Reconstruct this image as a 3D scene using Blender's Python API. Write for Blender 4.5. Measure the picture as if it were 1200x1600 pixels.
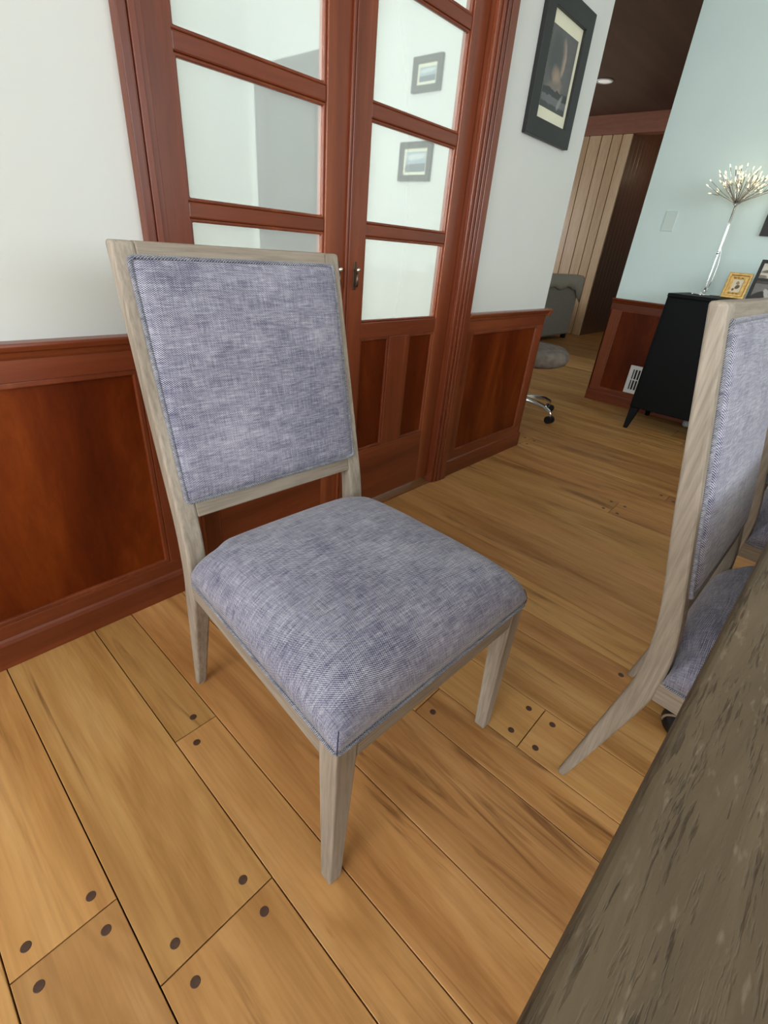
import bpy, bmesh, math, random
from mathutils import Vector, Matrix
random.seed(7)
for o in list(bpy.data.objects):
    bpy.data.objects.remove(o, do_unlink=True)
SC = bpy.context.scene
COL = SC.collection

# ------------------------------------------------------------------ camera
cam_d = bpy.data.cameras.new('camera')
cam = bpy.data.objects.new('camera', cam_d)
COL.objects.link(cam)
Rw = ((0.6814856061248619, -0.7272538555978181, 0.08172636148928503),
      (-0.31169966187943143, -0.38947906354239636, -0.8666887445008028),
      (0.6621334377815528, 0.5651618251246608, -0.49210915658133025))
cam.matrix_world = Matrix(((Rw[0][0], -Rw[1][0], -Rw[2][0], 0.0),
                           (Rw[0][1], -Rw[1][1], -Rw[2][1], 0.0),
                           (Rw[0][2], -Rw[1][2], -Rw[2][2], 1.05),
                           (0, 0, 0, 1)))
cam_d.sensor_fit = 'VERTICAL'
cam_d.sensor_height = 36.0
cam_d.lens = 741.973 / 1600.0 * 36.0
cam_d.clip_start = 0.01
SC.camera = cam

# ------------------------------------------------------------------ world, daylight, exposure
world = bpy.data.worlds.new('sky')
SC.world = world
world.use_nodes = True
wn = world.node_tree.nodes
wn['Background'].inputs[0].default_value = (0.75, 0.87, 1.0, 1)
wn['Background'].inputs[1].default_value = 1.0
SC.view_settings.view_transform = 'Standard'
SC.view_settings.look = 'None'
SC.view_settings.exposure = 0.0
SC.view_settings.gamma = 1.0
SC.view_settings.use_curve_mapping = False


def area(name, loc, size, target, watts, color):
    d = bpy.data.lights.new(name, 'AREA')
    d.shape = 'RECTANGLE'
    d.size, d.size_y = size
    d.energy = watts
    d.color = color
    o = bpy.data.objects.new(name, d)
    COL.objects.link(o)
    o.location = loc
    v = Vector(target) - Vector(loc)
    o.rotation_euler = v.to_track_quat('-Z', 'Y').to_euler()
    return o


# daylight standing in the window openings (see the windows further down)
area('daylight_west', (-3.30, -0.25, 1.62), (2.2, 1.40), (0, -0.25, 1.62), 160, (0.95, 0.98, 1.0))
area('daylight_south', (0.50, -3.40, 1.77), (3.9, 1.35), (0.50, 0, 1.77), 108, (0.93, 0.98, 1.0))
area('daylight_hall', (-0.30, 2.25, 1.62), (1.2, 1.5), (2.0, 2.25, 1.5), 85, (0.92, 1.0, 1.0))
area('daylight_living', (5.60, 5.56, 1.55), (1.8, 1.3), (5.60, 0, 1.55), 58, (0.92, 0.96, 1.0))


# ------------------------------------------------------------------ mesh helpers
def add_box(bm, x0, x1, y0, y1, z0, z1):
    v = [bm.verts.new((x, y, z)) for z in (z0, z1) for y in (y0, y1) for x in (x0, x1)]
    for f in ((0, 2, 3, 1), (4, 5, 7, 6), (0, 1, 5, 4), (2, 6, 7, 3), (0, 4, 6, 2), (1, 3, 7, 5)):
        bm.faces.new([v[i] for i in f])
    return v


def add_loft(bm, rings, cap=True, closed=True):
    rs = [[bm.verts.new(p) for p in r] for r in rings]
    n = len(rs[0])
    for a, b in zip(rs, rs[1:]):
        for i in range(n if closed else n - 1):
            j = (i + 1) % n
            bm.faces.new((a[i], a[j], b[j], b[i]))
    if cap:
        bm.faces.new(rs[0][::-1])
        bm.faces.new(rs[-1])
    return rs


def add_tube(bm, pts, r, seg=8, cyclic=False, cap=True):
    pts = [Vector(p) for p in pts]
    n = len(pts)
    rad = r if isinstance(r, (list, tuple)) else [r] * n
    rings = []
    up = None
    for i, p in enumerate(pts):
        if cyclic:
            t = pts[(i + 1) % n] - pts[i - 1]
        else:
            t = pts[min(i + 1, n - 1)] - pts[max(i - 1, 0)]
        t.normalize()
        if up is None:
            up = t.orthogonal().normalized()
        up = (up - t * up.dot(t)).normalized()
        b = t.cross(up)
        rings.append([p + (up * math.cos(k * 2 * math.pi / seg) + b * math.sin(k * 2 * math.pi / seg)) * rad[i]
                      for k in range(seg)])
    if cyclic:
        rs = [[bm.verts.new(q) for q in rg] for rg in rings]
        for i in range(n):
            a, b = rs[i], rs[(i + 1) % n]
            # match ring offset at the seam
            off = 0
            if i == n - 1:
                off = min(range(seg), key=lambda o: sum((a[k].co - b[(k + o) % seg].co).length for k in range(seg)))
            for k in range(seg):
                bm.faces.new((a[k], a[(k + 1) % seg], b[(k + 1 + off) % seg], b[(k + off) % seg]))
    else:
        add_loft(bm, rings, cap)


def add_lathe(bm, prof, cx=0, cy=0, seg=24, a0=0.0):
    rings = [[(cx + r * math.cos(a0 + k * 2 * math.pi / seg), cy + r * math.sin(a0 + k * 2 * math.pi / seg), z)
              for k in range(seg)] for r, z in prof]
    add_loft(bm, rings, True)


def new_bm():
    return bmesh.new()


def obj(name, bm, mat, parent=None, bevel=0.0, smooth=False, seg=2, loc=None):
    bmesh.ops.recalc_face_normals(bm, faces=bm.faces[:])
    me = bpy.data.meshes.new(name)
    bm.to_mesh(me)
    bm.free()
    if smooth:
        for p in me.polygons:
            p.use_smooth = True
    me.materials.append(mat)
    o = bpy.data.objects.new(name, me)
    COL.objects.link(o)
    if parent:
        o.parent = parent
    if loc:
        o.location = loc
    if bevel:
        m = o.modifiers.new('bevel', 'BEVEL')
        m.width = bevel
        m.segments = seg
        m.limit_method = 'ANGLE'
        m.angle_limit = math.radians(35)
        if smooth:
            m.harden_normals = False
    return o


def boxes(name, mat, lst, parent=None, bevel=0.0):
    bm = new_bm()
    for b in lst:
        add_box(bm, *b)
    return obj(name, bm, mat, parent, bevel)


def tag(o, label, cat, group=None, kind=None):
    o['label'] = label
    o['category'] = cat
    if group:
        o['group'] = group
    if kind:
        o['kind'] = kind
    return o


def thing(name, label, cat, loc=(0, 0, 0), rz=0.0, group=None, kind=None):
    o = bpy.data.objects.new(name, None)
    COL.objects.link(o)
    o.empty_display_size = 0.05
    o.location = loc
    o.rotation_euler = (0, 0, rz)
    return tag(o, label, cat, group, kind)


def copy_tree(o, parent=None):
    c = o.copy()
    COL.objects.link(c)
    c.parent = parent
    for ch in list(o.children):
        copy_tree(ch, c)
    return c


# ------------------------------------------------------------------ materials
def srgb(r, g, b):
    def f(c):
        c /= 255.0
        return c / 12.92 if c <= 0.04045 else ((c + 0.055) / 1.055) ** 2.4
    return (f(r), f(g), f(b), 1)


class NT:
    def __init__(self, name):
        self.m = bpy.data.materials.new(name)
        self.m.use_nodes = True
        self.t = self.m.node_tree
        self.b = self.t.nodes['Principled BSDF']
        self.out = self.t.nodes['Material Output']

    def n(self, kind, **kw):
        nd = self.t.nodes.new('ShaderNode' + kind)
        for k, v in kw.items():
            if hasattr(nd, k):
                setattr(nd, k, v)
            else:
                nd.inputs[k].default_value = v
        return nd

    def l(self, a, b):
        self.t.links.new(a, b)

    def math(self, op, a, b=None, clamp=False):
        nd = self.n('Math', operation=op)
        nd.use_clamp = clamp
        for i, x in enumerate((a, b)):
            if x is None:
                continue
            if isinstance(x, (int, float)):
                nd.inputs[i].default_value = x
            else:
                self.l(x, nd.inputs[i])
        return nd.outputs[0]

    def ramp(self, fac, stops):
        r = self.n('ValToRGB')
        el = r.color_ramp.elements
        el[0].position, el[0].color = stops[0]
        el[1].position, el[1].color = stops[-1]
        for p, c in stops[1:-1]:
            e = el.new(p)
            e.color = c
        self.l(fac, r.inputs[0])
        return r.outputs[0]

    def mix(self, fac, a, b, blend='MIX'):
        m = self.n('Mix', data_type='RGBA', blend_type=blend)
        for sock, x in ((m.inputs[0], fac), (m.inputs[6], a), (m.inputs[7], b)):
            if isinstance(x, (int, float)):
                sock.default_value = x
            elif isinstance(x, tuple):
                sock.default_value = x
            else:
                self.l(x, sock)
        return m.outputs[2]

    def coords(self, scale=(1, 1, 1), rand=0.0, uv=False):
        tc = self.n('TexCoord')
        src = tc.outputs['UV'] if uv else tc.outputs['Object']
        if rand:
            oi = self.n('ObjectInfo')
            sc = self.n('VectorMath', operation='SCALE')
            cb = self.n('CombineXYZ', X=1.0, Y=0.7, Z=0.45)
            self.l(cb.outputs[0], sc.inputs[0])
            self.l(self.math('MULTIPLY', oi.outputs['Random'], rand), sc.inputs[3])
            ad = self.n('VectorMath', operation='ADD')
            self.l(src, ad.inputs[0])
            self.l(sc.outputs[0], ad.inputs[1])
            src = ad.outputs[0]
        mp = self.n('Mapping')
        mp.inputs['Scale'].default_value = scale
        self.l(src, mp.inputs[0])
        return mp.outputs[0]

    def noise(self, vec, scale, detail=4, rough=0.55, dist=0.0):
        nd = self.n('TexNoise')
        nd.inputs['Scale'].default_value = scale
        nd.inputs['Detail'].default_value = detail
        nd.inputs['Roughness'].default_value = rough
        nd.inputs['Distortion'].default_value = dist
        self.l(vec, nd.inputs['Vector'])
        return nd.outputs['Fac']

    def bump(self, h, strength, dist=0.002):
        b = self.n('Bump')
        b.inputs['Strength'].default_value = strength
        b.inputs['Distance'].default_value = dist
        self.l(h, b.inputs['Height'])
        self.l(b.outputs[0], self.b.inputs['Normal'])


def plain(name, col, rough=0.5, metal=0.0, var=0.0, scale=6.0, bump=0.0, spec=0.5, emit=None, es=0.0):
    t = NT(name)
    t.b.inputs['Roughness'].default_value = rough
    t.b.inputs['Metallic'].default_value = metal
    t.b.inputs['Specular IOR Level'].default_value = spec
    v = t.coords()
    nf = t.noise(v, scale, 4)
    lo = tuple(c * (1 - var) for c in col[:3]) + (1,)
    hi = tuple(min(1, c * (1 + var)) for c in col[:3]) + (1,)
    t.l(t.ramp(nf, [(0.3, lo), (0.7, hi)]), t.b.inputs['Base Color'])
    if bump:
        t.bump(t.noise(v, scale * 30, 3), bump, 0.001)
    if emit:
        t.b.inputs['Emission Color'].default_value = emit
        t.b.inputs['Emission Strength'].default_value = es
    return t.m


def wood(name, cols, axis, rough=0.35, coat=0.0, big=2.2, fine=38.0, stretch=14.0, finew=0.25, bump=0.15, rand=0.0, hue=0.0, spec=0.5):
    """grain runs along axis (0 x, 1 y, 2 z)"""
    t = NT(name)
    s = [1.0, 1.0, 1.0]
    s[axis] = 1.0 / stretch
    v = t.coords(tuple(s), rand)
    big_n = t.noise(v, big * 3.2, 5, 0.6, 0.6)
    c = t.ramp(big_n, [(0.25, cols[0]), (0.5, cols[1]), (0.72, cols[2])])
    fn = t.noise(v, fine * 3, 3, 0.6)
    dark = t.ramp(fn, [(0.35, (0.45, 0.45, 0.45, 1)), (0.6, (1, 1, 1, 1))])
    c = t.mix(finew, c, dark, 'MULTIPLY')
    if hue:
        oi = t.n('ObjectInfo')
        hs = t.n('HueSaturation')
        t.l(t.math('ADD', 1.0 - hue, t.math('MULTIPLY', oi.outputs['Random'], 2 * hue)), hs.inputs['Value'])
        t.l(c, hs.inputs['Color'])
        c = hs.outputs[0]
    t.l(c, t.b.inputs['Base Color'])
    t.b.inputs['Roughness'].default_value = rough
    t.b.inputs['Specular IOR Level'].default_value = spec
    t.b.inputs['Coat Weight'].default_value = coat
    t.b.inputs['Coat Roughness'].default_value = 0.15
    t.bump(fn, bump, 0.001)
    return t.m


PLASTER = plain('white_plaster', srgb(210, 214, 209), 0.75, var=0.02, scale=2.0, bump=0.05, spec=0.25)
PLASTER_C = plain('pale_mint_plaster', srgb(222, 243, 240), 0.75, var=0.02, scale=2.0, bump=0.05, spec=0.25)
CEIL_W = plain('ceiling_white', srgb(232, 232, 228), 0.85, var=0.01)
RED = [srgb(90, 38, 17), srgb(118, 55, 28), srgb(144, 76, 43)]
RED_Z = wood('mahogany_upright_grain', RED, 2, 0.33, 0.15)
RED_X = wood('mahogany_level_grain', RED, 0, 0.33, 0.15)
RED_Y = wood('mahogany_cross_grain', RED, 1, 0.33, 0.15)
PANEL = [srgb(64, 20, 3), srgb(96, 36, 7), srgb(130, 60, 16)]
RED_P = wood('mahogany_veneer', PANEL, 2, 0.36, 0.0, big=1.3, stretch=3.5, spec=0.18)
DARKW = wood('dark_wood_panelling', [srgb(78, 52, 41), srgb(96, 66, 52), srgb(110, 76, 60)], 2, 0.3, 0.3)
CEIL_B = wood('dark_brown_ceiling', [srgb(72, 51, 39), srgb(84, 60, 46), srgb(94, 68, 52)], 0, 0.5)
BEAM = wood('reddish_beam', [srgb(140, 88, 66), srgb(160, 104, 80), srgb(172, 116, 90)], 1, 0.45)
PLANKW = wood('tan_wall_boards', [srgb(200, 162, 122), srgb(222, 186, 146), srgb(234, 202, 164)], 2, 0.35, 0.2, rand=20, hue=0.05)
GREYOAK = [srgb(124, 112, 97), srgb(152, 141, 126), srgb(172, 162, 147)]
OAK_Z = wood('weathered_oak_upright', GREYOAK, 2, 0.6, 0, big=4, fine=60, stretch=18, finew=0.45, bump=0.3, spec=0.3)
OAK_X = wood('weathered_oak_level', GREYOAK, 0, 0.6, 0, big=4, fine=60, stretch=18, finew=0.45, bump=0.3, spec=0.3)
OAK_Y = wood('weathered_oak_cross', GREYOAK, 1, 0.6, 0, big=4, fine=60, stretch=18, finew=0.45, bump=0.3, spec=0.3)
BLACK = plain('black_lacquer', srgb(10, 13, 14), 0.55, var=0.1, spec=0.14)
BLACKF = plain('black_picture_frame', srgb(32, 33, 33), 0.5, var=0.1)
CHROME = plain('chrome', (0.8, 0.8, 0.8, 1), 0.12, 1.0)
SILVER = plain('brushed_silver', (0.75, 0.74, 0.70, 1), 0.25, 1.0)
BRONZE = plain('dark_bronze', (0.16, 0.11, 0.08, 1), 0.35, 1.0)
GOLD = plain('gilt_frame', srgb(206, 170, 104), 0.38, 0.75, var=0.25, scale=60, bump=0.3)
WHITE = plain('white_enamel', srgb(228, 228, 226), 0.45)
PLATE = plain('painted_switch_plate', srgb(214, 232, 227), 0.5, spec=0.3)
RUBBER = plain('black_rubber', srgb(14, 14, 15), 0.5)
SOFAM = plain('grey_sofa_fabric', srgb(160, 155, 148), 0.9, var=0.06, scale=20, bump=0.3, spec=0.2)
THROW = plain('pale_grey_throw', srgb(190, 184, 174), 0.95, var=0.08, scale=30, bump=0.4, spec=0.1)
FUR = plain('grey_faux_fur', srgb(120, 112, 104), 1.0, var=0.25, scale=22, bump=0.6, spec=0.1)
DARKGAP = plain('dark_subfloor', srgb(38, 22, 12), 0.9)
PEGM = plain('dark_peg_wood', srgb(74, 48, 32), 0.5, var=0.2, scale=80)
GLIDE = plain('nylon_glide', srgb(205, 205, 200), 0.35)


def floor_mat():
    t = NT('honey_oak_planks')
    v = t.coords((1, 1 / 9.0, 1), 60.0)
    n1 = t.noise(v, 7.0, 5, 0.6, 1.2)
    c = t.ramp(n1, [(0.28, srgb(156, 105, 56)), (0.5, srgb(188, 137, 82)), (0.75, srgb(206, 160, 104))])
    rg = t.math('SINE', t.math('MULTIPLY', t.noise(t.coords((1, 1 / 11.0, 1), 25.0), 5.0, 3, 0.5, 0.5), 75.0))
    c = t.mix(0.30, c, t.ramp(rg, [(0.0, (1, 1, 1, 1)), (1.0, (0.72, 0.66, 0.6, 1))]), 'MULTIPLY')
    # dark mineral streaks, only in places
    v2 = t.coords((1, 1 / 14.0, 1), 90.0)
    n2 = t.noise(v2, 15.0, 4, 0.65, 1.6)
    st = t.ramp(n2, [(0.54, (0, 0, 0, 1)), (0.68, (1, 1, 1, 1))])
    v3 = t.coords((1, 0.45, 1), 40.0)
    n3 = t.noise(v3, 3.2, 2)
    pl = t.ramp(n3, [(0.46, (0, 0, 0, 1)), (0.62, (1, 1, 1, 1))])
    m = t.math('MULTIPLY', st, pl)
    m = t.math('MULTIPLY', m, 0.85)
    c = t.mix(m, c, srgb(100, 58, 28))
    # fine pores
    v4 = t.coords((1, 1 / 30.0, 1), 30.0)
    n4 = t.noise(v4, 170.0, 2, 0.5)
    c = t.mix(0.22, c, t.ramp(n4, [(0.35, (0.55, 0.5, 0.45, 1)), (0.6, (1, 1, 1, 1))]), 'MULTIPLY')
    oi = t.n('ObjectInfo')
    hs = t.n('HueSaturation')
    t.l(t.math('ADD', 0.86, t.math('MULTIPLY', oi.outputs['Random'], 0.26)), hs.inputs['Value'])
    rr = t.math('FRACT', t.math('MULTIPLY', oi.outputs['Random'], 7.31))
    t.l(t.math('ADD', 0.496, t.math('MULTIPLY', rr, 0.012)), hs.inputs['Hue'])
    t.l(c, hs.inputs['Color'])
    t.l(hs.outputs[0], t.b.inputs['Base Color'])
    t.l(t.math('ADD', 0.38, t.math('MULTIPLY', n1, 0.2)), t.b.inputs['Roughness'])
    t.b.inputs['Specular IOR Level'].default_value = 0.28
    t.bump(n4, 0.12, 0.001)
    return t.m


FLOORM = floor_mat()


def table_mat():
    t = NT('weathered_table_oak')
    v = t.coords((1 / 7.0, 1, 1))
    n1 = t.noise(v, 24.0, 7, 0.7, 0.4)
    c = t.ramp(n1, [(0.3, srgb(72, 61, 46)), (0.5, srgb(90, 77, 58)), (0.72, srgb(106, 92, 71))])
    # open grain flecks: short dark dashes along the length
    n2 = t.noise(t.coords((1 / 13.0, 1, 1)), 470.0, 2, 0.5, 0.1)
    n3 = t.noise(t.coords((1 / 6.0, 1, 1)), 70.0, 4, 0.65)
    pores = t.ramp(n2, [(0.50, (0, 0, 0, 1)), (0.57, (1, 1, 1, 1))])
    msk = t.ramp(n3, [(0.49, (0, 0, 0, 1)), (0.62, (1, 1, 1, 1))])
    m = t.math('MULTIPLY', pores, msk)
    c = t.mix(t.math('MULTIPLY', m, 0.7), c, srgb(54, 42, 30))
    n4 = t.noise(t.coords((1 / 4.0, 1, 1)), 190.0, 2)
    lite = t.ramp(n4, [(0.62, (0, 0, 0, 1)), (0.74, (1, 1, 1, 1))])
    c = t.mix(t.math('MULTIPLY', lite, 0.3), c, srgb(150, 136, 114))
    t.l(c, t.b.inputs['Base Color'])
    t.b.inputs['Roughness'].default_value = 0.62
    t.b.inputs['Specular IOR Level'].default_value = 0.3
    t.bump(t.math('SUBTRACT', n1, m), 0.5, 0.002)
    return t.m


TABLEM = table_mat()


def fabric(name, dark, light, rough=0.9):
    """twill woven from dark and pale threads, UV in metres"""
    t = NT(name)
    tc = t.n('TexCoord')
    sep = t.n('SeparateXYZ')
    t.l(tc.outputs['UV'], sep.inputs[0])
    u, v = sep.outputs[0], sep.outputs[1]
    k = 2 * math.pi / 0.0032
    wob = t.noise(tc.outputs['UV'], 90.0, 2)
    su = t.math('SINE', t.math('ADD', t.math('MULTIPLY', t.math('ADD', u, v), k * 0.8), t.math('MULTIPLY', wob, 2.5)))
    sv = t.math('SINE', t.math('ADD', t.math('MULTIPLY', t.math('SUBTRACT', v, t.math('MULTIPLY', u, 0.5)), k * 1.1), t.math('MULTIPLY', wob, 2.0)))
    weave = t.math('ADD', t.math('MULTIPLY', t.math('ADD', su, t.math('MULTIPLY', sv, 0.8)), 0.28), 0.5)
    # slubs in both directions

    def slub(sx, sy, sc):
        mp = t.n('Mapping')
        mp.inputs['Scale'].default_value = (sx, sy, 1)
        t.l(tc.outputs['UV'], mp.inputs[0])
        return t.noise(mp.outputs[0], sc, 4, 0.65)
    s1 = slub(1 / 14.0, 1, 420.0)
    s2 = slub(1, 1 / 14.0, 400.0)
    s3 = slub(1 / 6.0, 1, 60.0)
    cloud = slub(1, 1, 6.0)
    f = t.math('ADD', t.math('MULTIPLY', weave, 0.85), -0.32)
    f = t.math('ADD', f, t.math('MULTIPLY', t.math('SUBTRACT', s1, 0.5), 0.85))
    f = t.math('ADD', f, t.math('MULTIPLY', t.math('SUBTRACT', s2, 0.5), 0.6))
    f = t.math('ADD', f, t.math('MULTIPLY', t.math('SUBTRACT', s3, 0.5), 0.35))
    f = t.math('ADD', f, t.math('MULTIPLY', cloud, 0.42), True)
    c = t.ramp(f, [(0.08, dark), (0.45, tuple((a * 0.52 + b * 0.48) for a, b in zip(dark, light))), (0.9, light)])
    t.l(c, t.b.inputs['Base Color'])
    t.b.inputs['Roughness'].default_value = rough
    t.b.inputs['Specular IOR Level'].default_value = 0.2
    t.b.inputs['Sheen Weight'].default_value = 0.25
    t.bump(weave, 0.25, 0.001)
    return t.m


BLUE = fabric('blue_woven_cloth', srgb(24, 24, 70), srgb(216, 216, 226))
PIPE = fabric('blue_piping_cloth', srgb(22, 26, 58), srgb(200, 202, 206))


SEAM = plain('navy_thread', srgb(48, 50, 84), 0.9)


def glass_mat():
    t = NT('frosted_glass')
    tr = t.n('BsdfTranslucent')
    tr.inputs['Color'].default_value = (0.93, 0.97, 0.95, 1)
    rf = t.n('BsdfRefraction')
    rf.inputs['Color'].default_value = (0.95, 0.98, 0.97, 1)
    rf.inputs['Roughness'].default_value = 0.19
    rf.inputs['IOR'].default_value = 1.03
    gl = t.n('BsdfGlossy')
    gl.inputs['Roughness'].default_value = 0.07
    gl.inputs['Color'].default_value = (1, 1, 1, 1)
    fr = t.n('Fresnel')
    fr.inputs['IOR'].default_value = 1.75
    m1 = t.n('MixShader')
    m1.inputs[0].default_value = 0.72
    t.l(tr.outputs[0], m1.inputs[1])
    t.l(rf.outputs[0], m1.inputs[2])
    m2 = t.n('MixShader')
    t.l(fr.outputs[0], m2.inputs[0])
    t.l(m1.outputs[0], m2.inputs[1])
    t.l(gl.outputs[0], m2.inputs[2])
    bp = t.n('Bump')
    bp.inputs['Strength'].default_value = 0.04
    bp.inputs['Distance'].default_value = 0.01
    t.l(t.noise(t.coords((1, 1, 1)), 9.0, 2), bp.inputs['Height'])
    t.l(bp.outputs[0], gl.inputs['Normal'])
    t.l(m2.outputs[0], t.out.inputs[0])
    return t.m


FROST = glass_mat()


def clear_mat():
    t = NT('clear_window_glass')
    a = t.n('BsdfTransparent')
    b = t.n('BsdfGlossy')
    b.inputs['Roughness'].default_value = 0.02
    m = t.n('MixShader')
    m.inputs[0].default_value = 0.06
    t.l(a.outputs[0], m.inputs[1])
    t.l(b.outputs[0], m.inputs[2])
    t.l(m.outputs[0], t.out.inputs[0])
    return t.m


CLEAR = clear_mat()
_t = NT('clear_glass_inner_face')
_n = _t.n('BsdfTransparent')
_t.l(_n.outputs[0], _t.out.inputs[0])
CLEARIN = _t.m


def print_mat(name, base, shapes, rough=0.35, grain=0.15):
    """flat print: soft ellipses / boxes in UV space"""
    t = NT(name)
    tc = t.n('TexCoord')
    sep = t.n('SeparateXYZ')
    t.l(tc.outputs['UV'], sep.inputs[0])
    wob = t.math('MULTIPLY', t.math('SUBTRACT', t.noise(tc.outputs['UV'], 5.0, 3), 0.5), 0.12)
    u = t.math('ADD', sep.outputs[0], wob)
    v = t.math('ADD', sep.outputs[1], wob)
    c = t.mix(grain, base, t.ramp(t.noise(tc.outputs['UV'], 9.0, 4), [(0.3, (0.1, 0.1, 0.1, 1)), (0.7, (0.9, 0.9, 0.9, 1))]), 'OVERLAY')
    for cx, cy, rx, ry, tilt, col, soft, p in shapes:
        du = t.math('SUBTRACT', u, cx)
        dv = t.math('SUBTRACT', v, cy)
        cs, sn = math.cos(tilt), math.sin(tilt)
        a = t.math('DIVIDE', t.math('ADD', t.math('MULTIPLY', du, cs), t.math('MULTIPLY', dv, sn)), rx)
        b = t.math('DIVIDE', t.math('SUBTRACT', t.math('MULTIPLY', dv, cs), t.math('MULTIPLY', du, sn)), ry)
        d = t.math('ADD', t.math('POWER', t.math('ABSOLUTE', a), p), t.math('POWER', t.math('ABSOLUTE', b), p))
        f = t.math('DIVIDE', t.math('SUBTRACT', 1.0 + soft, d), 2 * soft, True)
        c = t.mix(f, c, col)
    t.l(c, t.b.inputs['Base Color'])
    t.b.inputs['Roughness'].default_value = rough
    return t.m


def card(name, o, ex, ey, mat, parent, th=0.002):
    """thin printed card: corner o, edge vectors ex, ey; front normal = ex x ey"""
    o, ex, ey = Vector(o), Vector(ex), Vector(ey)
    nrm = ex.cross(ey).normalized() * th
    bm = new_bm()
    uvl = bm.loops.layers.uv.new('uv')
    f = [bm.verts.new(o + nrm), bm.verts.new(o + ex + nrm), bm.verts.new(o + ex + ey + nrm), bm.verts.new(o + ey + nrm)]
    b = [bm.verts.new(o), bm.verts.new(o + ex), bm.verts.new(o + ex + ey), bm.verts.new(o + ey)]
    fc = bm.faces.new(f)
    for lp, q in zip(fc.loops, ((0, 0), (1, 0), (1, 1), (0, 1))):
        lp[uvl].uv = q
    bm.faces.new(b[::-1])
    for i in range(4):
        j = (i + 1) % 4
        bm.faces.new((b[i], b[j], f[j], f[i]))
    return obj(name, bm, mat, parent)


def frame4(bm, o, ex, ey, w, h0, h1):
    """mitred picture frame ring; corner o, edges ex, ey, border w, from depth h0 to h1 along normal"""
    o, ex, ey = Vector(o), Vector(ex), Vector(ey)
    n = ex.cross(ey).normalized()
    ux, uy = ex.normalized(), ey.normalized()
    out = [o, o + ex, o + ex + ey, o + ey]
    inn = [o + ux * w + uy * w, o + ex - ux * w + uy * w, o + ex + ey - ux * w - uy * w, o + ey + ux * w - uy * w]
    ob = [bm.verts.new(p + n * h0) for p in out]
    of = [bm.verts.new(p + n * h1) for p in out]
    if_ = [bm.verts.new(p + n * h1) for p in inn]
    ib = [bm.verts.new(p + n * h0) for p in inn]
    for i in range(4):
        j = (i + 1) % 4
        bm.faces.new((ob[i], ob[j], of[j], of[i]))
        bm.faces.new((of[i], of[j], if_[j], if_[i]))
        bm.faces.new((if_[i], if_[j], ib[j], ib[i]))
        bm.faces.new((ib[i], ib[j], ob[j], ob[i]))


# ------------------------------------------------------------------ the setting
CEIL = 2.82
WY = 1.280            # plaster face of the wall with the doors
RX = 4.350            # plaster face of the wall behind the cabinet
XL, YB = -3.20, -3.30  # west and south walls of the dining room
YN = 5.45             # north wall of the living room
DX0, DX1, DXM = 0.602, 1.822, 1.213   # door opening
DTOP = 2.10

# floor: dark subfloor with single planks on top
floor = boxes('floor', DARKGAP, [(XL - 0.2, 9.9, YB - 0.2, YN + 0.2, -0.10, -0.022)])
tag(floor, 'honey coloured pegged oak plank floor of the dining and living rooms', 'floor', kind='structure')

pat = [0.160, 0.213, 0.105]
seams = [-0.138]
i = 0
while seams[-1] < 9.6:
    seams.append(seams[-1] + pat[i % 3] + 0.0002)
    i += 1
fix = {1: 0.022, 2: 0.234, 3: 0.338, 4: 0.499, 5: 0.712, 6: 0.818, 7: 0.974, 8: 1.194, 9: 1.297, 10: 1.462, 11: 1.692,
       12: 1.785, 13: 1.945, 14: 2.155, 15: 2.270, 16: 2.440}
for k, xv in fix.items():
    seams[k] = xv
for k in range(17, len(seams)):
    seams[k] = seams[k - 1] + pat[k % 3 - 1 if k % 3 else 2]
left = [-0.138]
i = 2
while left[-1] > XL + 0.1:
    left.append(left[-1] - pat[i % 3])
    i -= 1
left[-1] = XL
seams = left[::-1] + seams[1:]
known = {-0.138: [0.556], 0.022: [0.39], 0.234: [0.771], 0.712: [0.438], 0.818: [0.198], 2.27: [0.512], 1.194: [0.062]}
noneb = (0.338, 0.499, 0.974, 1.297, 1.462, 1.692, 1.785, 1.945, 2.155)


def plank(x0, x1, y0, y1, pegs):
    g = 0.0011
    ch = 0.0009
    cx, cy = (x0 + x1) / 2, (y0 + y1) / 2
    hx, hy = (x1 - x0) / 2 - g, (y1 - y0) / 2 - g
    dz = random.uniform(-0.0006, 0.0)
    bm = new_bm()
    rings = []
    for a, z in ((0, -0.022), (0, -ch), (ch, 0)):
        rings.append([(-hx + a, -hy + a, z + dz), (hx - a, -hy + a, z + dz), (hx - a, hy - a, z + dz), (-hx + a, hy - a, z + dz)])
    add_loft(bm, rings)
    o = obj('plank', bm, FLOORM, floor, loc=(cx, cy, 0))
    for px, py in pegs:
        bm = new_bm()
        add_lathe(bm, [(0.0082, -0.004), (0.0082, 0.0002), (0.0075, 0.0006)], seg=14)
        obj('peg', bm, PEGM, o, smooth=False, loc=(px - cx, py - cy, dz))
    return o


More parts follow.
